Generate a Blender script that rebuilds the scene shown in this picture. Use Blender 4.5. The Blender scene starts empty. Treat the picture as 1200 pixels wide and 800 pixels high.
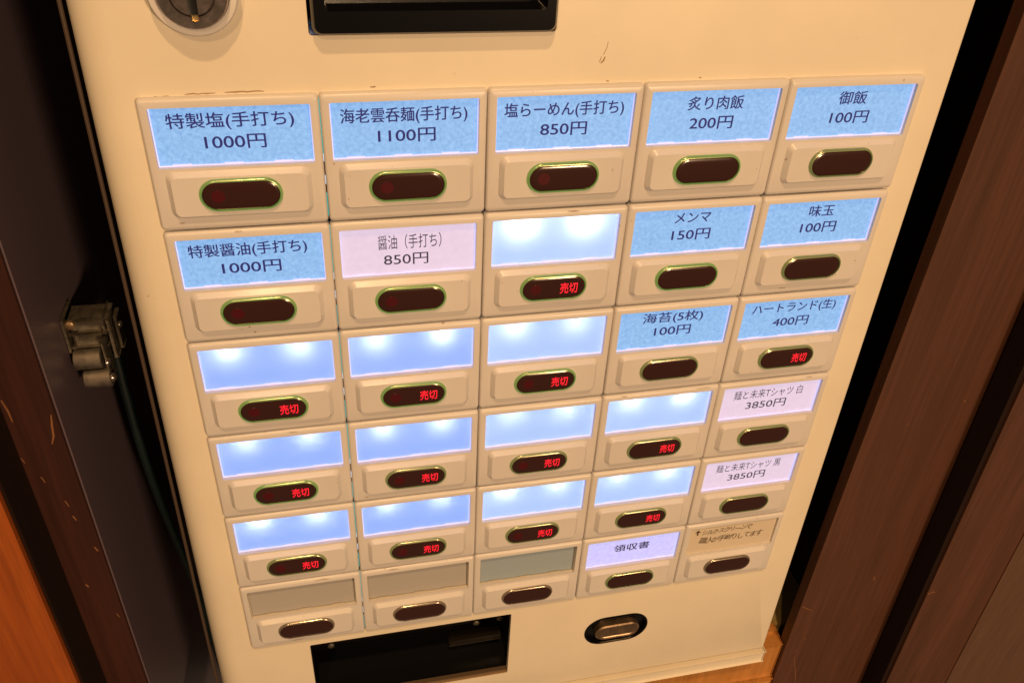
import bpy, bmesh, math, random
from mathutils import Matrix, Vector
random.seed(7)
SC = bpy.context.scene
COL = SC.collection

# ------------------------------------------------------------------ camera
# millimetre frame of the machine: X right, Y up, Z out of the front panel
OFF = 310.0
def V(X, Y, Z):
    return Vector((X / 1000.0, -Z / 1000.0, (Y + OFF) / 1000.0))
def D(v):
    return Vector((v[0], -v[2], v[1]))
RIGHT = D((0.97560798, 0.0449019, 0.21487876))
DOWN = D((-0.0885496, -0.81519011, 0.57238454))
FWD = D((0.20086819, -0.57745035, -0.79132993))
cam = bpy.data.cameras.new('camera')
cam.sensor_width = 36.0
cam.lens = 36.0 * 1004.63 / 1200.0
cam.clip_start = 0.01
cam.clip_end = 50.0
camo = bpy.data.objects.new('camera', cam)
COL.objects.link(camo)
M = Matrix((RIGHT, -DOWN, -FWD)).transposed().to_4x4()
M.translation = V(-91.74, 254.62, 300.18)
camo.matrix_world = M
SC.camera = camo

# ------------------------------------------------------------------ light
world = bpy.data.worlds.new('World')
SC.world = world
world.use_nodes = True
bg = world.node_tree.nodes['Background']
bg.inputs[0].default_value = (1.0, 0.66, 0.42, 1)
bg.inputs[1].default_value = 0.11

def lamp(name, X, Y, Z, watts, col, radius):
    l = bpy.data.lights.new(name, 'POINT')
    l.energy = watts
    l.color = col
    l.shadow_soft_size = radius
    o = bpy.data.objects.new(name, l)
    COL.objects.link(o)
    o.location = V(X, Y, Z)
    return o
WARM = (1.0, 0.60, 0.27)
lamp('ceiling_or_fill_lamp', -620, 1250, 1500, 34, WARM, 0.035)
lamp('ceiling_or_fill_lamp', -180, 2300, 1200, 138, WARM, 0.05)
lamp('ceiling_or_fill_lamp', 460, 200, 1450, 58, (1.0, 0.64, 0.34), 0.10)  # added fill light, well below a ceiling, to brighten the lower panel

SC.view_settings.view_transform = 'Standard'
SC.view_settings.look = 'None'
SC.view_settings.exposure = 0.0
SC.view_settings.gamma = 1.0
SC.render.engine = 'CYCLES'
SC.cycles.use_denoising = True
SC.cycles.max_bounces = 8

# ------------------------------------------------------------------ materials
def newmat(name):
    m = bpy.data.materials.new(name)
    m.use_nodes = True
    nt = m.node_tree
    return m, nt, nt.nodes['Principled BSDF'], nt.nodes['Material Output']
def coords(nt, scale=(1, 1, 1), kind='Object', rot=(0, 0, 0)):
    t = nt.nodes.new('ShaderNodeTexCoord')
    mp = nt.nodes.new('ShaderNodeMapping')
    mp.inputs['Scale'].default_value = scale
    mp.inputs['Rotation'].default_value = rot
    nt.links.new(t.outputs[kind], mp.inputs[0])
    return mp.outputs[0]
def worldpos(nt, scale=(1, 1, 1)):
    t = nt.nodes.new('ShaderNodeNewGeometry')
    mp = nt.nodes.new('ShaderNodeMapping')
    mp.inputs['Scale'].default_value = scale
    nt.links.new(t.outputs['Position'], mp.inputs[0])
    return mp.outputs[0]
def noise(nt, vec, scale, detail=4, rough=0.55):
    n = nt.nodes.new('ShaderNodeTexNoise')
    n.inputs['Scale'].default_value = scale
    n.inputs['Detail'].default_value = detail
    n.inputs['Roughness'].default_value = rough
    nt.links.new(vec, n.inputs['Vector'])
    return n.outputs['Fac']
def ramp(nt, fac, stops):
    r = nt.nodes.new('ShaderNodeValToRGB')
    while len(r.color_ramp.elements) < len(stops):
        r.color_ramp.elements.new(0.5)
    for e, (p, c) in zip(r.color_ramp.elements, stops):
        e.position = p
        e.color = (*c, 1) if len(c) == 3 else c
    nt.links.new(fac, r.inputs[0])
    return r.outputs[0]
def bump(nt, fac, strength, dist, bsdf):
    b = nt.nodes.new('ShaderNodeBump')
    b.inputs['Strength'].default_value = strength
    b.inputs['Distance'].default_value = dist
    nt.links.new(fac, b.inputs['Height'])
    nt.links.new(b.outputs[0], bsdf.inputs['Normal'])
def mixc(nt, fac, a, b):
    m = nt.nodes.new('ShaderNodeMix')
    m.data_type = 'RGBA'
    nt.links.new(fac, m.inputs[0])
    for s, v in ((6, a), (7, b)):
        if isinstance(v, tuple):
            m.inputs[s].default_value = (*v, 1)
        else:
            nt.links.new(v, m.inputs[s])
    return m.outputs[2]

def plastic(name, col, rough, dirt=0.6, spec=0.5, bumpy=0.12):
    m, nt, b, o = newmat(name)
    p = worldpos(nt)
    big = noise(nt, p, 16, 6, 0.6)
    tint = ramp(nt, big, [(0.28, tuple(c * 0.93 for c in col)), (0.72, tuple(min(1, c * 1.035) for c in col))])
    spots = noise(nt, p, 420, 2, 0.5)
    mask = noise(nt, p, 40, 2, 0.5)
    sm = nt.nodes.new('ShaderNodeMath'); sm.operation = 'MULTIPLY'
    nt.links.new(ramp(nt, spots, [(0.70, (0, 0, 0)), (0.76, (dirt, dirt, dirt))]), sm.inputs[0])
    nt.links.new(ramp(nt, mask, [(0.48, (0, 0, 0)), (0.66, (1, 1, 1))]), sm.inputs[1])
    nt.links.new(mixc(nt, sm.outputs[0], tint, (0.22, 0.13, 0.06)), b.inputs['Base Color'])
    smear = noise(nt, worldpos(nt, (1, 1, 0.35)), 30, 5)
    nt.links.new(ramp(nt, smear, [(0.3, (rough * 0.85,) * 3), (0.75, (rough * 1.25,) * 3)]), b.inputs['Roughness'])
    b.inputs['Specular IOR Level'].default_value = spec
    bump(nt, noise(nt, p, 900, 2), bumpy, 0.0001, b)
    return m
PANEL = plastic('cream_painted_steel', (0.755, 0.685, 0.57), 0.34, 0.4)
TILE = plastic('cream_plastic', (0.635, 0.605, 0.60), 0.33, 0.9)

def simple(name, col, rough, metal=0.0, emit=None, es=1.0, coat=0.0, spec=0.5):
    m, nt, b, o = newmat(name)
    b.inputs['Base Color'].default_value = (*col, 1)
    b.inputs['Roughness'].default_value = rough
    b.inputs['Metallic'].default_value = metal
    b.inputs['Coat Weight'].default_value = coat
    b.inputs['Specular IOR Level'].default_value = spec
    if emit:
        b.inputs['Emission Color'].default_value = (*emit, 1)
        b.inputs['Emission Strength'].default_value = es
    return m

def paper(name, lo, hi, base, scale=520):
    m, nt, b, o = newmat(name)
    p = worldpos(nt)
    f1 = noise(nt, p, scale, 5, 0.7)
    c = ramp(nt, f1, [(0.32, lo), (0.68, hi)])
    nt.links.new(c, b.inputs['Emission Color'])
    b.inputs['Emission Strength'].default_value = 1.0
    b.inputs['Base Color'].default_value = (*base, 1)
    b.inputs['Roughness'].default_value = 0.55
    return m
BLUE_PAPER = paper('backlit_blue_paper', (0.11, 0.285, 0.62), (0.24, 0.46, 0.82), (0.10, 0.20, 0.34), 620)
WHITE_PAPER = paper('backlit_white_paper', (0.50, 0.42, 0.62), (0.56, 0.47, 0.68), (0.28, 0.27, 0.28), 300)
LILAC_PAPER = paper('backlit_lilac_paper', (0.40, 0.40, 0.86), (0.52, 0.53, 0.98), (0.2, 0.2, 0.26), 420)

def diffuser(name, emit, trans):
    m, nt, b, o = newmat(name)
    nt.nodes.remove(b)
    e = nt.nodes.new('ShaderNodeEmission')
    e.inputs[0].default_value = (*emit, 1)
    t = nt.nodes.new('ShaderNodeBsdfTranslucent')
    t.inputs[0].default_value = (*trans, 1)
    d = nt.nodes.new('ShaderNodeBsdfDiffuse')
    d.inputs[0].default_value = (0.10, 0.11, 0.13, 1)
    a1 = nt.nodes.new('ShaderNodeAddShader')
    a2 = nt.nodes.new('ShaderNodeAddShader')
    nt.links.new(e.outputs[0], a1.inputs[0]); nt.links.new(t.outputs[0], a1.inputs[1])
    nt.links.new(a1.outputs[0], a2.inputs[0]); nt.links.new(d.outputs[0], a2.inputs[1])
    nt.links.new(a2.outputs[0], o.inputs[0])
    return m
PANE_SKY = diffuser('lit_diffuser_sky', (0.29, 0.47, 0.85), (0.80, 0.83, 0.85))
PANE_BLUE = diffuser('lit_diffuser_blue', (0.17, 0.34, 0.86), (0.78, 0.82, 0.85))
PANE_OFF = simple('unlit_diffuser', (0.385, 0.37, 0.365), 0.5)
PANE_OFF_BLUE = simple('unlit_blue_diffuser', (0.30, 0.37, 0.44), 0.5)
CARD = simple('cream_card', (0.60, 0.52, 0.42), 0.6)
RIM_LIT = simple('lit_acrylic_rim', (0.5, 0.5, 0.6), 0.15, 0, (0.50, 0.52, 0.95), 0.75)
RIM_OFF = simple('clear_acrylic_rim', (0.55, 0.49, 0.40), 0.12)
INK = simple('navy_ink', (0.006, 0.006, 0.03), 0.7, 0, (0.012, 0.014, 0.12), 1.0)
INK_BLACK = simple('black_ink', (0.02, 0.018, 0.03), 0.6, 0, (0.02, 0.016, 0.035), 1.0)
PENCIL = simple('brown_pen', (0.085, 0.05, 0.025), 0.6)
RED = simple('red_led_text', (0.2, 0.0, 0.0), 0.5, 0, (1.0, 0.012, 0.03), 1.15)
REDSPOT = simple('dim_red_lamp', (0.04, 0.002, 0.002), 0.3, 0, (0.022, 0.0008, 0.0012), 1.0)
LEDM = simple('white_led', (0.8, 0.8, 0.8), 0.5, 0, (0.86, 0.91, 1.0), 34.0)
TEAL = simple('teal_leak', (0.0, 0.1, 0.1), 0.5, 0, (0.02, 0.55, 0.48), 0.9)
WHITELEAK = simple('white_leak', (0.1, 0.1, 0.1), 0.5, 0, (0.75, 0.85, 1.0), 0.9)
LENS = simple('smoked_red_lens', (0.034, 0.010, 0.008), 0.2, 0, None, 1, 0.4)
BZ = [simple('bezel_green', (0.03, 0.085, 0.03), 0.36, 0.0, (0.012, 0.26, 0.03), 0.66, 0, 0.3),
      simple('bezel_faint_green', (0.085, 0.10, 0.06), 0.34, 0.1, (0.03, 0.14, 0.02), 0.38, 0, 0.35),
      simple('bezel_plain', (0.12, 0.105, 0.095), 0.34, 0.15, None, 1, 0, 0.35)]
BLACK = simple('black_ink', (0.02, 0.018, 0.03), 0.6, 0, (0.02, 0.016, 0.035), 1.0)
PENCIL = simple('brown_pen', (0.085, 0.05, 0.025), 0.6)
RED = simple('red_led_text', (0.2, 0.0, 0.0), 0.5, 0, (1.0, 0.012, 0.03), 1.15)
REDSPOT = simple('dim_red_lamp', (0.04, 0.002, 0.002), 0.3, 0, (0.022, 0.0008, 0.0012), 1.0)
LEDM = simple('white_led', (0.8, 0.8, 0.8), 0.5, 0, (0.86, 0.91, 1.0), 34.0)
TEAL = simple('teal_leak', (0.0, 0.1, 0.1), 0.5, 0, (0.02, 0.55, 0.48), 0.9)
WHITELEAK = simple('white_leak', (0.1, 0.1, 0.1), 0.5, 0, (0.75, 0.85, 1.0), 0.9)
LENS = simple('smoked_red_lens', (0.034, 0.010, 0.008), 0.2, 0, None, 1, 0.4)
BZ = [simple('bezel_green', (0.30, 0.30, 0.18), 0.22, 0.5, (0.02, 0.20, 0.02), 0.62),
      simple('bezel_faint_green', (0.36, 0.33, 0.22), 0.22, 0.6, (0.03, 0.13, 0.015), 0.42),
      simple('bezel_plain', (0.40, 0.34, 0.27), 0.20, 0.7)]
BLACK = simple('black_plastic', (0.006, 0.006, 0.007), 0.3)
BLACKGLOSS = simple('black_gloss', (0.002, 0.002, 0.003), 0.15, 0, None, 1, 0.0)
DARKBOARD = simple('dark_board', (0.02, 0.02, 0.02), 0.7)
BLUEPL = simple('blue_plastic', (0.015, 0.05, 0.22), 0.35)
GREYPL = simple('grey_plastic', (0.045, 0.038, 0.033), 0.45)
GASKET = simple('brown_gasket', (0.055, 0.034, 0.022), 0.7)
LEDSHEEN = simple('grey_led_sheen', (0.115, 0.083, 0.105), 0.36)  # violet-grey stands in for button light on the side panel
BRASSY = simple('bronze_lip', (0.30, 0.20, 0.12), 0.35, 0.7)
TEALCABLE = simple('teal_cable', (0.003, 0.013, 0.016), 0.5)
GRIME = simple('grime', (0.30, 0.185, 0.085), 0.8)
CHIP = simple('bare_wood_chip', (0.19, 0.075, 0.026), 0.8)

def steel(name, col, rough):
    m, nt, b, o = newmat(name)
    f = noise(nt, worldpos(nt), 260, 5, 0.65)
    nt.links.new(ramp(nt, f, [(0.3, tuple(c * 0.65 for c in col)), (0.7, col)]), b.inputs['Base Color'])
    nt.links.new(ramp(nt, f, [(0.3, (rough,) * 3), (0.7, (rough * 1.5,) * 3)]), b.inputs['Roughness'])
    b.inputs['Metallic'].default_value = 0.9
    return m
STEEL = steel('brushed_steel', (0.42, 0.36, 0.34), 0.17)
DULL = steel('dull_steel', (0.21, 0.185, 0.15), 0.42)
ROLLER = steel('grey_roller', (0.20, 0.175, 0.155), 0.5)

def wood(name, dark, light, rough, fine=1.0, spec=0.5):
    m, nt, b, o = newmat(name)
    p = worldpos(nt, (1, 1, 0.045))
    w = noise(nt, p, 60 * fine, 5, 0.6)
    g = noise(nt, p, 420 * fine, 3, 0.6)
    big = noise(nt, worldpos(nt, (1, 1, 0.3)), 9, 3)
    c1 = ramp(nt, w, [(0.30, dark), (0.72, light)])
    c2 = mixc(nt, ramp(nt, g, [(0.40, (0, 0, 0)), (0.75, (0.55,) * 3)]), c1, tuple(c * 0.45 for c in dark))
    c3 = mixc(nt, ramp(nt, big, [(0.35, (0, 0, 0)), (0.75, (0.4,) * 3)]), c2, tuple(0.5 * (a + c) for a, c in zip(dark, light)))
    nt.links.new(c3, b.inputs['Base Color'])
    b.inputs['Roughness'].default_value = rough
    b.inputs['Specular IOR Level'].default_value = spec
    bump(nt, g, 0.25, 0.0004, b)
    return m
DARKWOOD = wood('dark_stained_wood', (0.062, 0.0225, 0.0115), (0.106, 0.039, 0.020), 0.5)
SHADEDWOOD = wood('shade_painted_wood', (0.010, 0.004, 0.003), (0.020, 0.008, 0.005), 0.8, 1.0, 0.15)  # near-black tone with the shade of side faces and gaps put in
GREYWOOD = wood('grey_brown_laminate', (0.088, 0.043, 0.025), (0.12, 0.060, 0.036), 0.55, 1.6)
REDWOOD = wood('red_brown_wood', (0.030, 0.0085, 0.006), (0.062, 0.018, 0.011), 0.5, 1.0)
ORANGE = wood('orange_varnished_wood', (0.24, 0.048, 0.006), (0.42, 0.105, 0.014), 0.4)
PINE = wood('pine_board', (0.40, 0.165, 0.035), (0.60, 0.27, 0.07), 0.5)
OLIVE = wood('olive_board', (0.28, 0.20, 0.075), (0.38, 0.27, 0.11), 0.6)

# ------------------------------------------------------------------ mesh helpers (loops in mm)
def rrect(x0, y0, x1, y1, r, n=5):
    pts = []
    for cx, cy, a0 in ((x1 - r, y1 - r, 0), (x0 + r, y1 - r, 90), (x0 + r, y0 + r, 180), (x1 - r, y0 + r, 270)):
        for k in range(n + 1):
            a = math.radians(a0 + 90.0 * k / n)
            pts.append((cx + r * math.cos(a), cy + r * math.sin(a)))
    return pts
def circle(cx, cy, r, n=40):
    return [(cx + r * math.cos(2 * math.pi * k / n), cy + r * math.sin(2 * math.pi * k / n)) for k in range(n)]
class MB:
    """collects verts in mm (X, Y, Z out)"""
    def __init__(self):
        self.bm = bmesh.new()
    def ring(self, loop, z):
        return [self.bm.verts.new((x, -z, y)) for x, y in loop]
    def bridge(self, a, b):
        n = len(a)
        for i in range(n):
            f = self.bm.faces.new((a[i], a[(i + 1) % n], b[(i + 1) % n], b[i]))
            f.smooth = True
    def loft(self, rings, cap_end=True, cap_start=False):
        rs = [self.ring(l, z) for l, z in rings]
        for a, b in zip(rs, rs[1:]):
            self.bridge(a, b)
        if cap_end:
            self.bm.faces.new(rs[-1])
        if cap_start:
            self.bm.faces.new(list(reversed(rs[0])))
        return rs
    def fill(self, loops):
        ed = []
        for l in loops:
            for i in range(len(l)):
                a, b = l[i], l[(i + 1) % len(l)]
                e = self.bm.edges.get((a, b)) or self.bm.edges.new((a, b))
                ed.append(e)
        bmesh.ops.triangle_fill(self.bm, use_beauty=True, edges=ed, normal=(0, -1, 0))
    def box(self, x0, y0, z0, x1, y1, z1, bev=0.0):
        g = bmesh.ops.create_cube(self.bm, size=1.0)
        for v in g['verts']:
            v.co = Vector((x0 + (v.co.x + .5) * (x1 - x0), -(z0 + (v.co.y + .5) * (z1 - z0)), y0 + (v.co.z + .5) * (y1 - y0)))
        if bev:
            es = list({e for v in g['verts'] for e in v.link_edges})
            bmesh.ops.bevel(self.bm, geom=es, offset=bev, segments=2, affect='EDGES', profile=0.6)
    def tube(self, pts, r, n=10, cap=True):
        P = [Vector((x, -z, y)) for x, y, z in pts]
        rs = []
        for i, p in enumerate(P):
            t = (P[min(i + 1, len(P) - 1)] - P[max(i - 1, 0)]).normalized()
            u = t.cross(Vector((0.31, 0.22, 0.93))).normalized()
            w = t.cross(u)
            rr = r[i] if isinstance(r, (list, tuple)) else r
            rs.append([self.bm.verts.new(p + u * rr * math.cos(2 * math.pi * k / n) + w * rr * math.sin(2 * math.pi * k / n)) for k in range(n)])
        for a, b in zip(rs, rs[1:]):
            self.bridge(a, b)
        if cap:
            self.bm.faces.new(rs[0]); self.bm.faces.new(rs[-1])
    def mesh(self, name, mat, sharp=38):
        bm = self.bm
        bmesh.ops.recalc_face_normals(bm, faces=bm.faces)
        for v in bm.verts:
            v.co *= 0.001
        me = bpy.data.meshes.new(name)
        bm.to_mesh(me); bm.free()
        me.materials.append(mat)
        me.set_sharp_from_angle(angle=math.radians(sharp))
        return me
def put(name, me, parent=None, loc=(0, 0, 0), kind=None):
    o = bpy.data.objects.new(name, me)
    COL.objects.link(o)
    if parent:
        o.parent = parent
        o.location = (loc[0] / 1000, -loc[2] / 1000, loc[1] / 1000)
    else:
        o.location = V(*loc)
    if kind:
        o['kind'] = kind
    return o
def thing(name, label, cat, loc=(0, 0, 0)):
    o = bpy.data.objects.new(name, None)
    COL.objects.link(o)
    o.location = V(*loc)
    o.empty_display_size = 0.02
    o['label'] = label
    o['category'] = cat
    return o

# ------------------------------------------------------------------ wooden cabinet around the machine
cab = thing('wooden_cabinet', 'dark stained wooden cabinet niche that the ticket machine stands in', 'cabinet', (0, -330, 0))
CY = 330  # local Y of machine origin
def part_box(parent, name, dims, mat, bev=0.8, oy=CY):
    m = MB(); x0, y0, z0, x1, y1, z1 = dims
    m.box(x0, y0 + oy, z0, x1, y1 + oy, z1, bev)
    return put(name, m.mesh(name, mat), parent)
part_box(cab, 'side_panel', (-262, -620, -330, -209.5, 330, -10), REDWOOD, 1.0)
part_box(cab, 'side_led_sheen', (-209.4, -620, -330, -208.6, 330, -11), LEDSHEEN, 0.3)  # added sheet, its lighter colour imitates grazing glow from the button windows
part_box(cab, 'inner_wall', (229, -620, -330, 262, 330, -12), SHADEDWOOD, 0.8)  # coloured near black for the shade in the gap beside the machine
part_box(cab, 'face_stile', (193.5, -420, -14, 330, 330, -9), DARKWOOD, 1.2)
part_box(cab, 'back_panel', (-262, -620, -345, 262, 330, -331), SHADEDWOOD, 0.5)
shelf = part_box(cab, 'shelf_board', (-120, -285, -330, 228.6, -252.5, -27), OLIVE, 0.6)
part_box(cab, 'shelf_lip', (-209, -285, -26.5, 192.8, -250, -21), PINE, 0.6)
beam = part_box(cab, 'front_beam', (-209, -289, -20.5, 192.8, -253, -12), PINE, 1.6)
part_box(cab, 'beam_moulding', (-209, -296, -22, 192.6, -290, -9.5), PINE, 1.4)

def chip(parent, pts, w, mat=CHIP, oy=CY, z=0.06):
    """a thin scratch or chip lying on a face that looks out of the niche"""
    m = MB()
    L, Rr = [], []
    n = len(pts)
    for i, (x, y, zz) in enumerate(pts):
        x2, y2, _ = pts[min(i + 1, n - 1)]; x1, y1, _ = pts[max(i - 1, 0)]
        d = Vector((x2 - x1, y2 - y1)).normalized()
        ww = w * (0.35 + 0.65 * math.sin(math.pi * (i + 0.5) / n)) * random.uniform(0.75, 1.2) * 0.5
        L.append((x - d.y * ww, y + d.x * ww, zz)); Rr.append((x + d.y * ww, y - d.x * ww, zz))
    vs = [m.bm.verts.new((x, -(zz + z), y + oy)) for x, y, zz in L + Rr[::-1]]
    k = len(L)
    for i in range(k - 1):
        m.bm.faces.new((vs[i], vs[i + 1], vs[2 * k - 2 - i], vs[2 * k - 1 - i]))
    return put('scratch', m.mesh('scratch', mat), parent)
chip(cab, [(205, -268, -9), (208.2, -279, -9), (211.5, -290, -9), (215, -303, -9)], 0.6)
chip(cab, [(196, -210, -9), (200, -213, -9), (204.5, -216, -9)], 0.8)
chip(cab, [(243, -190, -9), (243.8, -192, -9), (244.2, -194, -9)], 1.0)
for k in range(4):
    x, y = random.uniform(200, 255), random.uniform(-300, 150)
    chip(cab, [(x, y, -9), (x + random.uniform(-.5, .5), y - .6, -9), (x, y - 1.3, -9)], random.uniform(0.5, 0.9))
chip(cab, [(-211.5, 12, -10), (-212.6, 6, -10), (-213.4, 0, -10), (-215, -4, -10)], 0.9)
chip(cab, [(-228, 22, -10), (-227, 16, -10), (-226.8, 10, -10)], 0.8)
for (x, y) in ((-217, -48), (-218, -38), (-229, -10), (-224, -22), (-212.5, -70), (-222, -95), (-213, -120)):
    chip(cab, [(x, y, -10), (x + .4, y - 1.3, -10), (x + .9, y - random.uniform(2.4, 4), -10)], random.uniform(0.5, 0.9))

# roller catch screwed to the inner face of the side panel
def hx(dims, name, mat, parent, bev=0.3):
    return part_box(parent, name, dims, mat, bev)
catch = hx((-208.5, 20, -60, -207.0, 40, -42), 'roller_catch', DULL, cab)
def sub_box(name, dims, mat, bev=0.3):
    m = MB(); x0, y0, z0, x1, y1, z1 = dims
    m.box(x0, y0 + CY, z0, x1, y1 + CY, z1, bev)
    o = put(name, m.mesh(name, mat), catch)
    return o
sub_box('bracket', (-207, 30, -58, -189, 37, -47), DULL, 2.4)
sub_box('bracket', (-205, 22, -56, -191, 29.4, -45), DULL, 2.4)
sub_box('strap', (-188.5, 12, -54, -186.8, 36, -46), DULL, 0.5)
sub_box('strap', (-191.5, 2, -48, -190.3, 27, -38), DULL, 0.5)
sub_box('strap', (-186, 14, -60, -184.5, 34, -52), DULL, 0.4)
def sub_cyl(name, x0, x1, y, z, r, mat, dome=False):
    m = MB()
    if dome:
        prof = [(x0, r), (x0 + (x1 - x0) * .5, r * .9), (x0 + (x1 - x0) * .85, r * .6), (x1, r * .15)]
    else:
        b = min(0.5, r * .2)
        prof = [(x0, r - b), (x0 + b, r), (x1 - b, r), (x1, r - b)]
    rs = []
    for x, rr in prof:
        rs.append([m.bm.verts.new((x, -(z + rr * math.cos(2 * math.pi * k / 24)), y + CY + rr * math.sin(2 * math.pi * k / 24))) for k in range(24)])
    for a, b2 in zip(rs, rs[1:]):
        m.bridge(a, b2)
    m.bm.faces.new(rs[0]); m.bm.faces.new(rs[-1])
    return put(name, m.mesh(name, mat), catch)
sub_cyl('roller', -206.5, -193, 16, -41, 5.6, ROLLER)
sub_cyl('roller', -203.5, -190, 5.5, -38, 5.2, ROLLER)
sub_cyl('screw', -191, -188.6, 15, -38, 2.3, STEEL, True)
sub_cyl('screw', -189.8, -187.2, 6.5, -36, 2.5, STEEL, True)
sub_cyl('screw', -184.5, -182.8, 27, -55, 2.2, STEEL, True)
m = MB(); m.loft([(circle(-205, 36 + CY, 2.6, 20), -44), (circle(-205, 36 + CY, 2.3, 20), -42.6), (circle(-205, 36 + CY, 1.0, 20), -42)])
put('screw', m.mesh('screw', BRASSY), catch)

pivot = Vector((-0.207, 0.050, (20 + CY) / 1000))
for o_ in [catch] + list(catch.children):
    for v_ in o_.data.vertices:
        v_.co = pivot + (v_.co - pivot) * 0.86
cable = MB()
cable.tube([(-197 + 14 * (k / 14) ** 1.4, 0 - 21 * k + 330, -70 + 6 * math.sin(k * .5)) for k in range(15)], 2.2)
co = put('power_cable', cable.mesh('power_cable', TEALCABLE), None, (0, -330, 0))
co['label'] = 'thin dark teal cable hanging in the gap below the roller catch'
co['category'] = 'cable'

# cabinet door to the right, its side face standing proud of the stile, shade painted in
door = thing('cabinet_door', 'dark brown cabinet door with grey-brown inset beside the face stile', 'door', (276, -420, -8))
door.rotation_euler = (0, math.radians(-2.0), 0)
def door_part(name, dims, mat, bev=0.8):
    m = MB(); m.box(*dims, bev)
    return put(name, m.mesh(name, mat), door)
door_part('door_edge_shaded', (0, 0, 0.5, 3, 760, 15.5), SHADEDWOOD, 0.0)  # dark strip of shade painted onto the door's side
door_part('door_stile', (3.2, 0, 0.5, 58, 760, 16.2), DARKWOOD, 1.0)
door_part('door_inset', (58.4, 0, 0.5, 420, 760, 13.8), GREYWOOD, 0.6)
for k in range(6):
    x, y = random.uniform(6, 120), random.uniform(90, 330)
    z = 16.2 if x < 57 else 13.8
    chip(door, [(x, y, z), (x + .2, y - .5, z), (x + .1, y - 1.1, z)], random.uniform(.4, .8), oy=0)
chip(door, [(3.5, 228, 16.3), (6, 227, 16.3), (7.5, 228.5, 16.3), (10, 227.5, 16.3)], 1.1, oy=0)

# orange varnished board at the left
board = thing('wooden_post', 'orange varnished wooden post beside the dark cabinet side', 'post', (-300, -420, 5))
m = MB(); m.box(0, 0, -14, 69.5, 760, 10, 1.6); put('post_front', m.mesh('post_front', ORANGE), board)
m = MB(); m.box(69.8, 0, -14, 71, 760, 8.5, 0.3); put('post_edge_shaded', m.mesh('post_edge_shaded', SHADEDWOOD), board)  # side turned from the light, its shade given as near-black wood

# ------------------------------------------------------------------ the ticket machine
mach = thing('ticket_machine', 'cream meal ticket vending machine with glowing rows of order buttons', 'ticket machine', (0, -249, -30))
# local frame offset: children given in machine mm -> subtract root
RX, RY, RZ = 0, -249, -30
def mput(name, me, X=0, Y=0, Z=0):
    return put(name, me, mach, (X - RX, Y - RY, Z - RZ))
TOPY = 330.0
def trap(inset):
    # slightly wider at the foot than at the head
    def xl(y): return -166.2 - (180 - y) * 5.9 / 420 + inset * 2.4
    def xr(y): return 164.8 + (180 - y) * 6.4 / 420 - inset * .6
    r = max(0.6, 2.4 - inset)
    y0, y1 = -236.5 + inset * .4, TOPY - inset
    pts = []
    for cx, cy, a0 in ((xr(y1) - r, y1 - r, 0), (xl(y1) + r, y1 - r, 90), (xl(y0) + r, y0 + r, 180), (xr(y0) - r, y0 + r, 270)):
        for k in range(5):
            a = math.radians(a0 + 22.5 * k)
            pts.append((cx + r * math.cos(a), cy + r * math.sin(a)))
    return pts
def hole(mb, loop, depth, z0=0.0):
    a = mb.ring(loop, z0); b = mb.ring(loop, z0 - depth)
    mb.bridge(a, b)
    return a
m = MB()
prof = [(0, -26), (0, -11.0)] + [(5.5 * (1 - math.cos(math.radians(a))), -11.0 + 11.0 * math.sin(math.radians(a))) for a in range(10, 91, 10)]
rs = m.loft([(trap(i), z) for i, z in prof], cap_end=False)
H1 = hole(m, rrect(-147.5, -149.0, 147.5, 148.0, 1.0, 2), 3)
H2 = hole(m, rrect(-91.4, 169.2, -5.6, 255, 1.2, 4), 16)
H3 = hole(m, rrect(-120.2, -214.0, -7.0, -157.0, 1.0, 3), 3)
H4 = hole(m, rrect(39.5, -199.5, 80.0, -174.5, 12.4, 10), 3)
m.fill([rs[-1], H1, H2, H3, H4])
mput('front_panel', m.mesh('front_panel', PANEL, 50))
# bottom trim, folded forward
m = MB(); m.box(-170.3, -247.0, -24, 169.5, -237.2, 1.2, 1.3)
mput('bottom_trim', m.mesh('bottom_trim', PANEL))
# housing behind the door and the brown gasket that shows along its left side
m = MB(); m.box(-168, -246, -300, 166, TOPY - 2, -46, 1.0)
mput('housing', m.mesh('housing', BLACK))
# the gasket bead follows the tapering left edge
m = MB()
m.tube([(-168.9 - (180 - y) * 6.6 / 420 , y, -12.5) for y in (TOPY - 6, 120, -60, -236)], 0.8, 8)
mput('edge_seal', m.mesh('edge_seal', GASKET))
m = MB(); m.box(-152, -153, -9.5, 152, 152, -8.2, 0.2)
mput('button_board', m.mesh('button_board', DARKBOARD))

# screen at the head
m = MB(); m.box(-96, 164, -16, 0, 258, -14, .2)
mput('screen_back', m.mesh('screen_back', BLACKGLOSS))
m = MB()
o_, i_ = rrect(-90.2, 170.0, -6.4, 250, 3.0, 5), rrect(-85.5, 178.0, -10.5, 246, 1.5, 5)
a = m.ring(o_, -10); b = m.ring(o_, 3.0); c = m.ring(rrect(-89.2, 171.0, -7.4, 249, 2.4, 5), 4.5); d = m.ring(i_, 4.5); e = m.ring(i_, -6)
for p_, q_ in ((a, b), (b, c), (c, d), (d, e)):
    m.bridge(p_, q_)
mput('screen_bezel', m.mesh('screen_bezel', BLACKGLOSS))
m = MB(); m.box(-86, 177, -7, -10, 247, -6, .1)
mput('screen', m.mesh('screen', BLACKGLOSS))
m = MB(); m.box(-91.2, 169.4, -3.0, -88.2, 173.0, -.3, .3)
mput('blue_tab', m.mesh('blue_tab', BLUEPL))
m = MB(); m.box(-75, 169.3, -6, -22, 169.9, -.2, .1)
mput('screen_sill', m.mesh('screen_sill', GREYPL))

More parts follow.
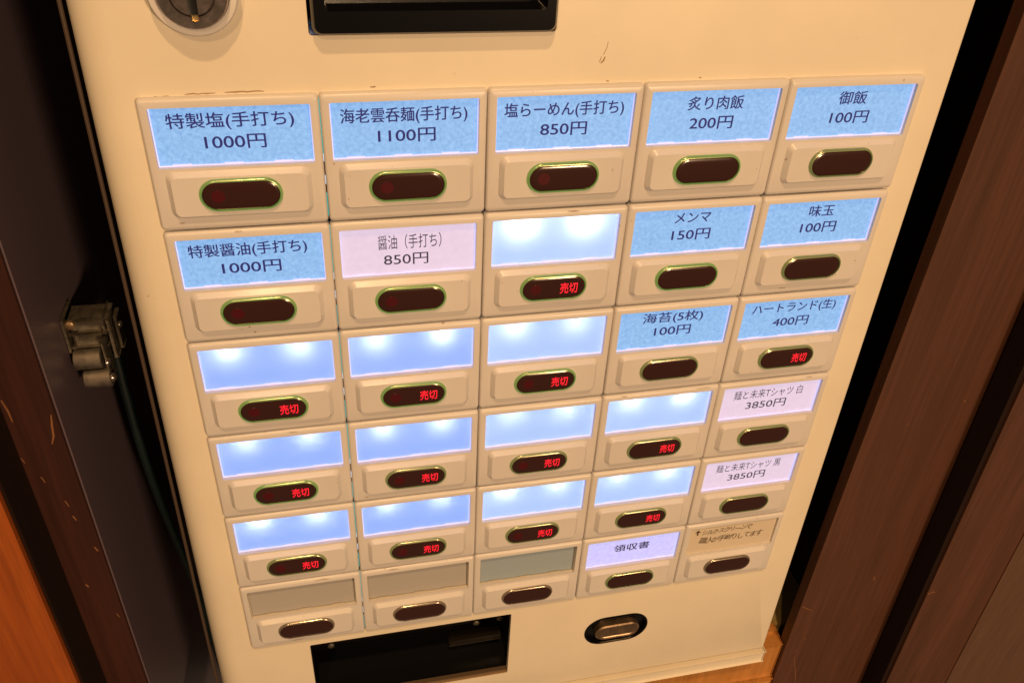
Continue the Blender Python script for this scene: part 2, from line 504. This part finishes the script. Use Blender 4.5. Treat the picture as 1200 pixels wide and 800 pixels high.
# round metal lock with a slot
LX, LY = -125.9, 184.6
m = MB()
m.loft([(circle(LX, LY, 14.0, 56), 0.02), (circle(LX, LY, 14.0, 56), 4.0), (circle(LX, LY, 13.4, 56), 4.8), (circle(LX, LY, 11.4, 56), 5.0), (circle(LX, LY, 11.4, 56), 4.0)], cap_end=True)
lock = mput('lock_collar', m.mesh('lock_collar', TILE))
def sub(name, me, par):
    o = put(name, me, par, (0, 0, 0)); return o
m = MB()
m.loft([(circle(LX, LY, 11.2, 56), 3.5), (circle(LX, LY, 11.2, 56), 6.2), (circle(LX, LY, 10.7, 56), 7.0), (circle(LX, LY, 7.2, 56), 7.0), (circle(LX, LY, 7.0, 56), 6.3)], cap_end=True)
sub('lock_face', m.mesh('lock_face', STEEL), lock)
m = MB()
m.loft([(circle(LX, LY, 6.8, 48), 6.0), (circle(LX, LY, 6.8, 48), 7.2), (circle(LX, LY, 6.5, 48), 7.7)], cap_end=True)
sub('lock_plug', m.mesh('lock_plug', STEEL), lock)
m = MB(); m.box(LX - 1.35, LY - 6.2, 7.3, LX + 1.35, LY + 6.2, 7.85, .15)
sub('key_slot', m.mesh('key_slot', BLACK), lock)
m = MB(); m.box(LX - .7, LY - 8.0, 6.6, LX + 1.1, LY - 6.4, 7.9, .3)
sub('index_tab', m.mesh('index_tab', simple('brass_tab', (0.75, 0.55, 0.25), 0.25, 0.8)), lock)

# ticket outlet: dark recess with a bronze lip
m = MB()
m.box(-124, -222, -42, -3.5, -150, -40, .3)
tray = mput('ticket_tray', m.mesh('ticket_tray', BLACK))
def tsub(name, dims, mat, bev=.3):
    m = MB(); m.box(*dims, bev); return sub(name, m.mesh(name, mat), tray)
tsub('tray_floor', (-121.5, -219, -40, -5.5, -214.6, -3), BLACK)
tsub('tray_wall', (-124, -219, -40, -121.6, -155, -3.2), BLACK)
tsub('tray_wall', (-5.4, -219, -40, -3, -155, -3.2), BLACK)
tsub('tray_lip', (-119.8, -213.9, -2.6, -7.4, -210.6, -1.0), BRASSY, .5)
tsub('tray_flap', (-120, -196, -26, -40, -160, -24), BLACKGLOSS)
tsub('tray_bar', (-40, -204, -24, -8, -199, -18), simple('dim_brown', (0.010, 0.007, 0.005), 0.35))
for X, Y in ((-110, -183), (-24, -183), (-9.5, -182)):
    m = MB(); m.loft([(circle(X, Y, 2.2, 18), -24), (circle(X, Y, 2.0, 18), -16.2), (circle(X, Y, 1.0, 18), -15.6)])
    sub('screw', m.mesh('screw', DULL), tray)

# return button: metal pill in a black oval cup
m = MB()
m.loft([(rrect(39.7, -199.3, 79.8, -174.7, 12.2, 10), 0.6), (rrect(40.6, -198.4, 78.9, -175.6, 11.3, 10), 0.7), (rrect(42, -197, 77.5, -177, 9.9, 10), -2.4)])
cup = mput('return_button', m.mesh('return_button', BLACKGLOSS))
m = MB()
m.loft([(rrect(46.2, -194.3, 74.2, -181.5, 6.3, 10), -2.4), (rrect(46.2, -194.3, 74.2, -181.5, 6.3, 10), 1.2), (rrect(46.9, -193.6, 73.5, -182.2, 5.6, 10), 1.9), (rrect(48.2, -192.3, 72.2, -183.5, 4.3, 10), 1.7), (rrect(48.6, -191.9, 71.8, -183.9, 3.9, 10), 1.3)])
sub('button_cap', m.mesh('button_cap', steel('bronze_cap', (0.42, 0.29, 0.19), 0.3)), cup)

# ------------------------------------------------------------------ button tiles
W, H = 60.0, 50.127
ZF = 2.5
WX0, WX1, WY0, WY1 = 3.3, 56.9, -25.3, -3.5
TB = -49.75
def tile_mesh():
    m = MB()
    def lp(i, it=None): return rrect(0.12 + i, TB + i * 2.2, W - 0.12 - i, -0.2 - (it if it is not None else i), max(.5, 1.6 - i), 3)
    rs = m.loft([(lp(0), -1.5), (lp(0), 1.1), (lp(.22, .3), 1.8), (lp(.55, .8), 2.3), (lp(1.0, 1.45), 2.5)], cap_end=False)
    a = m.ring(rrect(WX0, WY0, WX1, WY1, .7, 3), ZF)
    b = m.ring(rrect(WX0, WY0, WX1, WY1, .7, 3), -2.0)
    m.bridge(a, b)
    m.fill([rs[-1], a])
    return m.mesh('button_tile', TILE)
def pad_mesh():
    m = MB()
    m.loft([(rrect(5.0, -44.3, 55.0, -26.4, 3.0, 5), ZF - .2), (rrect(5.0, -44.3, 55.0, -26.4, 3.0, 5), ZF + .15), (rrect(5.15, -44.1, 54.85, -26.6, 2.9, 5), ZF + .35), (rrect(6.7, -43.0, 53.4, -28.1, 2.1, 5), ZF + 2.1)])
    return m.mesh('raised_pad', TILE, 20)
BX0, BX1, BYC = 15.4, 44.6, -35.1
PZ = ZF + 2.1
def stad(i, hh=6.3):
    return rrect(BX0 + i, BYC - hh + i, BX1 - i, BYC + hh - i, hh - i - .02, 9)
def bezel_mesh(mat):
    m = MB()
    m.loft([(stad(0), PZ - .3), (stad(.04), PZ + .35), (stad(.28), PZ + .85), (stad(.6), PZ + 1.12), (stad(.95), PZ + 1.2), (stad(1.0), PZ + .8)], cap_end=False)
    return m.mesh('button_bezel', mat)
def lens_mesh():
    m = MB()
    m.loft([(stad(1.02), PZ + .5), (stad(1.1), PZ + .95), (stad(1.5), PZ + 1.15), (stad(2.4), PZ + 1.25), (stad(3.6), PZ + 1.3)])
    return m.mesh('button_lens', LENS)
def rect_mesh(name, mat, x0, y0, x1, y1, t=0.2):
    m = MB()
    if t:
        m.box(x0, y0, -t, x1, y1, 0)
    else:   # a film: one sheet, so that light from behind comes straight through
        m.bm.faces.new(m.ring([(x0, y0), (x1, y0), (x1, y1), (x0, y1)], 0))
    return m.mesh(name, mat)
def rim_mesh(mat):
    m = MB()
    m.box(WX0 + .05, WY0 + .05, 0.2, WX0 + .42, WY1 - .1, .9, .1)
    m.box(WX1 - .42, WY0 + .05, 0.2, WX1 - .05, WY1 - .1, .9, .1)
    m.box(WX0 + .45, WY0 + .05, 0.2, WX1 - .45, WY0 + .42, .6, .1)
    return m.mesh('window_rim', mat)
def tab_mesh(mat):
    m = MB(); m.box(-3.2, -.2, 0, 3.2, .2, .5, .08)
    return m.mesh('window_tab', mat)
ME = dict(tile=tile_mesh(), pad=pad_mesh(), lens=lens_mesh(), bez=[bezel_mesh(b) for b in BZ],
          rim=rim_mesh(RIM_LIT), rim_off=rim_mesh(RIM_OFF), tab=tab_mesh(RIM_LIT), tab_off=tab_mesh(RIM_OFF))
for key, mat in (('blue', BLUE_PAPER), ('white', WHITE_PAPER), ('lilac', LILAC_PAPER), ('sky', PANE_SKY), ('pblue', PANE_BLUE), ('off', PANE_OFF), ('offb', PANE_OFF_BLUE), ('card', CARD)):
    ME[key] = rect_mesh('label_card' if key in ('blue', 'white', 'lilac', 'card') else 'window_pane', mat, WX0 + .02, WY0 + .02, WX1 - .02, WY1 - .02, 0 if key in ('sky', 'pblue') else .2)
ME['led'] = rect_mesh('led', LEDM, -1.1, -1.1, 1.1, 1.1, .3)
m = MB(); m.loft([(circle(0, 0, 2.5, 24), -.1), (circle(0, 0, 2.4, 24), .02)]); ME['spot'] = m.mesh('lamp_spot', REDSPOT)

# text: Blender's own built-in face, turned into flat meshes
def glyph_mesh(body, mat, sx, sy, offset=0.0, shear=0.0, fit_w=None, cx=0, cy=0, name='lettering', bold=0.0):
    f = bpy.data.curves.new('lettering', 'FONT')
    f.body = body; f.offset = offset; f.shear = shear; f.resolution_u = 4
    o = bpy.data.objects.new('lettering', f); COL.objects.link(o)
    dg = bpy.context.evaluated_depsgraph_get()
    me = bpy.data.meshes.new_from_object(o.evaluated_get(dg))
    bpy.data.objects.remove(o); bpy.data.curves.remove(f)
    xs = [v.co.x for v in me.vertices]; ys = [v.co.y for v in me.vertices]
    if fit_w:
        sx = fit_w / (max(xs) - min(xs))
    mx, my = (max(xs) + min(xs)) / 2, (max(ys) + min(ys)) / 2
    for v in me.vertices:
        x, y = (v.co.x - mx) * sx + cx, (v.co.y - my) * sy + cy
        v.co = (x / 1000, 0, y / 1000)
    if bold:   # a heavier pen: the same strokes once more, a hair to the side and above
        bm = bmesh.new(); bm.from_mesh(me)
        bm.verts.ensure_lookup_table(); bm.edges.ensure_lookup_table(); bm.faces.ensure_lookup_table()
        n0 = (len(bm.verts), len(bm.edges), len(bm.faces))
        for dx, dy, dz in ((bold, 0, .012), (bold * .5, bold * .6, .024)):
            g = bmesh.ops.duplicate(bm, geom=bm.verts[:n0[0]] + bm.edges[:n0[1]] + bm.faces[:n0[2]])
            for v in g['geom']:
                if isinstance(v, bmesh.types.BMVert):
                    v.co += Vector((dx / 1000, -dz / 1000, dy / 1000))
            bm.verts.ensure_lookup_table(); bm.edges.ensure_lookup_table(); bm.faces.ensure_lookup_table()
        bm.to_mesh(me); bm.free()
    me.name = name
    me.materials.clear(); me.materials.append(mat)
    return me
def text_h(ch):
    f = bpy.data.curves.new('t', 'FONT'); f.body = ch
    o = bpy.data.objects.new('t', f); COL.objects.link(o)
    dg = bpy.context.evaluated_depsgraph_get()
    me = bpy.data.meshes.new_from_object(o.evaluated_get(dg))
    ys = [v.co.y for v in me.vertices]
    bpy.data.objects.remove(o); bpy.data.curves.remove(f); bpy.data.meshes.remove(me)
    return max(ys) - min(ys)
EM = text_h('国')
SOLD = glyph_mesh('売切', RED, 4, 4.9 / EM, 0.012, 0.0, 7.7, 0, 0, 'sold_out_sign')

# (row, col): window kind, line 1, its width, its left, line 2, width, left
CARDS = {   # kind, line 1 and its left and right ends, line 2 and its ends, heights of both
    (0, 0): ('blue', '特製塩(手打ち)', 8.2, 50.8, '1000円', 19.8, 40.5, -9.4, -17.0),
    (0, 1): ('blue', '海老雲呑麺(手打ち)', 6.9, 52.7, '1100円', 19.9, 40.9, -9.8, -17.3),
    (0, 2): ('blue', '塩らーめん(手打ち)', 6.6, 53.1, '850円', 20.8, 39.0, -9.9, -17.4),
    (0, 3): ('blue', '炙り肉飯', 19.3, 42.5, '200円', 21.2, 39.4, -9.3, -17.4),
    (0, 4): ('blue', '御飯', 24.2, 36.7, '100円', 22.4, 39.6, -9.2, -17.4),
    (1, 0): ('blue', '特製醤油(手打ち)', 7.1, 50.6, '1000円', 18.3, 40.2, -10.1, -17.7),
    (1, 1): ('white', '醤油（手打ち）', 17.9, 43.1, '850円', 20.0, 37.7, -11.0, -18.9),
    (1, 3): ('blue', 'メンマ', 22.1, 38.1, '150円', 21.8, 39.2, -8.7, -16.8),
    (1, 4): ('blue', '味玉', 24.7, 36.6, '100円', 22.4, 39.5, -9.3, -17.4),
    (2, 3): ('blue', '海苔(5枚)', 14.9, 44.1, '100円', 21.4, 39.1, -9.2, -16.4),
    (2, 4): ('blue', 'ハートランド(生)', 8.9, 51.8, '400円', 21.0, 39.4, -9.4, -17.2),
    (3, 4): ('white', '麺と未来Tシャツ 白', 10.6, 48.3, '3850円', 18.4, 40.4, -10.4, -17.7),
    (4, 4): ('white', '麺と未来Tシャツ 黒', 10.9, 48.2, '3850円', 18.7, 40.5, -10.6, -17.9),
    (5, 3): ('lilac', '領収書', 19.5, 40.3, None, 0, 0, -12.9, 0),
}
SOLDOUT = {(1, 2), (2, 0), (2, 1), (2, 2), (2, 4)} | {(r, c) for r in (3, 4) for c in range(4)}
GREEN = {(0, 0): 0, (0, 1): 0, (0, 2): 0, (0, 3): 0, (0, 4): 1, (1, 0): 0, (1, 1): 0, (1, 2): 0, (1, 3): 0, (1, 4): 1,
         (2, 0): 0, (2, 1): 0, (2, 2): 0, (2, 3): 1, (2, 4): 1, (3, 0): 0, (3, 1): 1, (3, 2): 1, (3, 3): 1, (3, 4): 1,
         (4, 0): 1, (4, 1): 1, (4, 2): 1, (4, 3): 1, (4, 4): 1, (5, 3): 1}
ORD = ['top', 'second', 'third', 'fourth', 'fifth', 'bottom']
for r in range(6):
    for c in range(5):
        X, Y = (c - 2.5) * W, (3 - r) * H
        jz = random.uniform(-.12, .12)
        t = mput('button_tile', ME['tile'], X + random.uniform(-.08, .08), Y + random.uniform(-.1, .1), jz)
        t.rotation_euler = (0, math.radians(random.uniform(-.12, .12)), 0)
        def ch(name, me, x=0, y=0, z=0):
            return put(name, me, t, (x, y, z))
        ch('raised_pad', ME['pad'])
        ch('button_bezel', ME['bez'][GREEN.get((r, c), 2)])
        ch('button_lens', ME['lens'])
        lit = True
        key = (r, c)
        if key in CARDS:
            kind, l1, a1, b1, l2, a2, b2, y1, y2 = CARDS[key]
            ch('label_card', ME[kind], 0, 0, .25)
            ink = INK if kind == 'blue' else INK_BLACK
            bold = .17 if kind == 'blue' else (.24 if kind == 'lilac' else 0)
            h1 = 5.1 if kind == 'blue' else (6.0 if r == 1 else 5.3)
            ch('lettering', glyph_mesh(l1, ink, 1, h1 / EM, 0, 0, b1 - a1, (a1 + b1) / 2, y1, bold=bold), 0, 0, .31)
            if l2:
                ch('lettering', glyph_mesh(l2, ink, 1, 5.3 / EM, 0, 0, b2 - a2, (a2 + b2) / 2, y2, bold=bold or .08), 0, 0, .31)
            t['label'] = 'button tile with %s backlit card reading %s' % (kind, ' '.join(filter(None, (l1, l2))))
        elif key == (5, 4):
            lit = False
            ch('label_card', ME['card'], 0, 0, 1.2)
            for body, x0, yy, step, sz in (('⬆', 6.6, -8.6, 5, 5.0), ('シルクスクリーンで', 11.0, -8.9, 3.45, 4.0), ('職人が手刷りしてます', 11.0, -15.6, 3.85, 4.6)):
                xx = x0
                for g in body:
                    s = sz * random.uniform(.85, 1.1)
                    if g == '⬆':
                        mm = MB()
                        vs = [mm.bm.verts.new((px, 0, py)) for px, py in ((-.5, -2), (.5, -2), (.5, .2), (1.9, .2), (0, 2.2), (-1.9, .2), (-.5, .2))]
                        mm.bm.faces.new(vs)
                        g_ = ch('lettering', mm.mesh('lettering', PENCIL), xx + 2, yy, 1.26)
                    else:
                        g_ = ch('lettering', glyph_mesh(g, PENCIL, s / EM * .95, s / EM, 0, .15, bold=.07), xx + 2, yy + random.uniform(-.35, .35), 1.26)
                        g_.rotation_euler = (0, math.radians(random.uniform(-7, 7)), 0)
                    xx += step * random.uniform(.92, 1.08)
            t['label'] = 'unlit button tile with a handwritten note on cream card'
        elif r == 5:
            lit = False
            ch('window_pane', ME['offb' if c == 2 else 'off'], 0, 0, -.2)
            t['label'] = 'unlit blank button tile in the bottom row'
        else:
            ch('window_pane', ME['sky' if c >= 2 else 'pblue'], 0, 0, .2)
            for lx in (15.5, 43.0):
                d_ = ch('led', ME['led'], lx + random.uniform(-.6, .6), -6.4 + random.uniform(-.5, .5), -6.2 + random.uniform(-.8, .8))
                k_ = 1.7 if key == (1, 2) else random.uniform(.85, 1.15)
                d_.scale = (k_, 1, k_)
            t['label'] = 'blank glowing button tile with a red sold out sign'
        ch('window_rim', ME['rim' if lit else 'rim_off'])
        for tx in (12.5, 30.0, 47.0):
            ch('window_tab', ME['tab' if lit else 'tab_off'], tx + random.uniform(-1.5, 1.5), WY0 + .62, .2)
        if key in SOLDOUT:
            ch('sold_out_sign', SOLD, 36.4, BYC - .1, PZ + 1.34)
        if r < 2 and c < 3 or (r < 5 and c < 3):
            ch('lamp_spot', ME['spot'], 22.0, BYC, PZ + 1.31)

# light leaking out of the wider gap beside the first column
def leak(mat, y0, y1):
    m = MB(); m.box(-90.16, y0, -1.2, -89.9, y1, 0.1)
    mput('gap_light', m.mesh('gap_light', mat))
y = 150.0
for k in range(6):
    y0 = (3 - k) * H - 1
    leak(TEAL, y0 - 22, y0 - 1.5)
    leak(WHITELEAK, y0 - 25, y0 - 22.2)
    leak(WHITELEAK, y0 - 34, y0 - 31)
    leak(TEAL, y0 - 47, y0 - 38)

# wear on the panel: a pair of scratches and grime along tile heads
def mark(pts, w, mat, z):
    m = MB(); n = len(pts)
    L, Rr = [], []
    for i, (x, yy) in enumerate(pts):
        d = (Vector(pts[min(i + 1, n - 1)]) - Vector(pts[max(i - 1, 0)])).normalized()
        ww = .5 * w * (.25 + .75 * math.sin(math.pi * (i + .5) / n)) * random.uniform(.6, 1.2)
        L.append((x - d.y * ww, yy + d.x * ww)); Rr.append((x + d.y * ww, yy - d.x * ww))
    vs = [m.bm.verts.new((x, -z, yy)) for x, yy in L + Rr[::-1]]
    k = len(L)
    for i in range(k - 1):
        m.bm.faces.new((vs[i], vs[i + 1], vs[2 * k - 2 - i], vs[2 * k - 1 - i]))
    mput('scuff', m.mesh('scuff', mat))
mark([(14.2, 165.4), (14.0, 163.5), (13.4, 161.8), (12.8, 160.6)], .35, GRIME, .05)
mark([(13.6, 160.0), (13.2, 158.6), (12.2, 157.6)], .6, GRIME, .05)
mark([(12.2, 160.2), (11.9, 158.8), (11.6, 157.9)], .3, GRIME, .05)
for (x0, x1, yy) in ((-146, -137, 149.9), (-134, -124, 150.6), (-121, -108, 150.9), (-72, -70, 151.3), (15, 16.2, 150.9), (52, 53, 151.2)):
    n = 7
    mark([(x0 + (x1 - x0) * k / n, yy + random.uniform(-.15, .15)) for k in range(n + 1)], .5, GRIME, .06)

for k in range(12):
    c, r = random.randrange(5), random.randrange(6)
    x0 = (c - 2.5) * W + random.uniform(3, 48); ln = random.uniform(1.5, 8); n = 6
    yy = (3 - r) * H - random.choice((1.0, 46.4))
    mark([(x0 + ln * k2 / n, yy + random.uniform(-.18, .18)) for k2 in range(n + 1)], random.uniform(.2, .35), GRIME, 2.75)
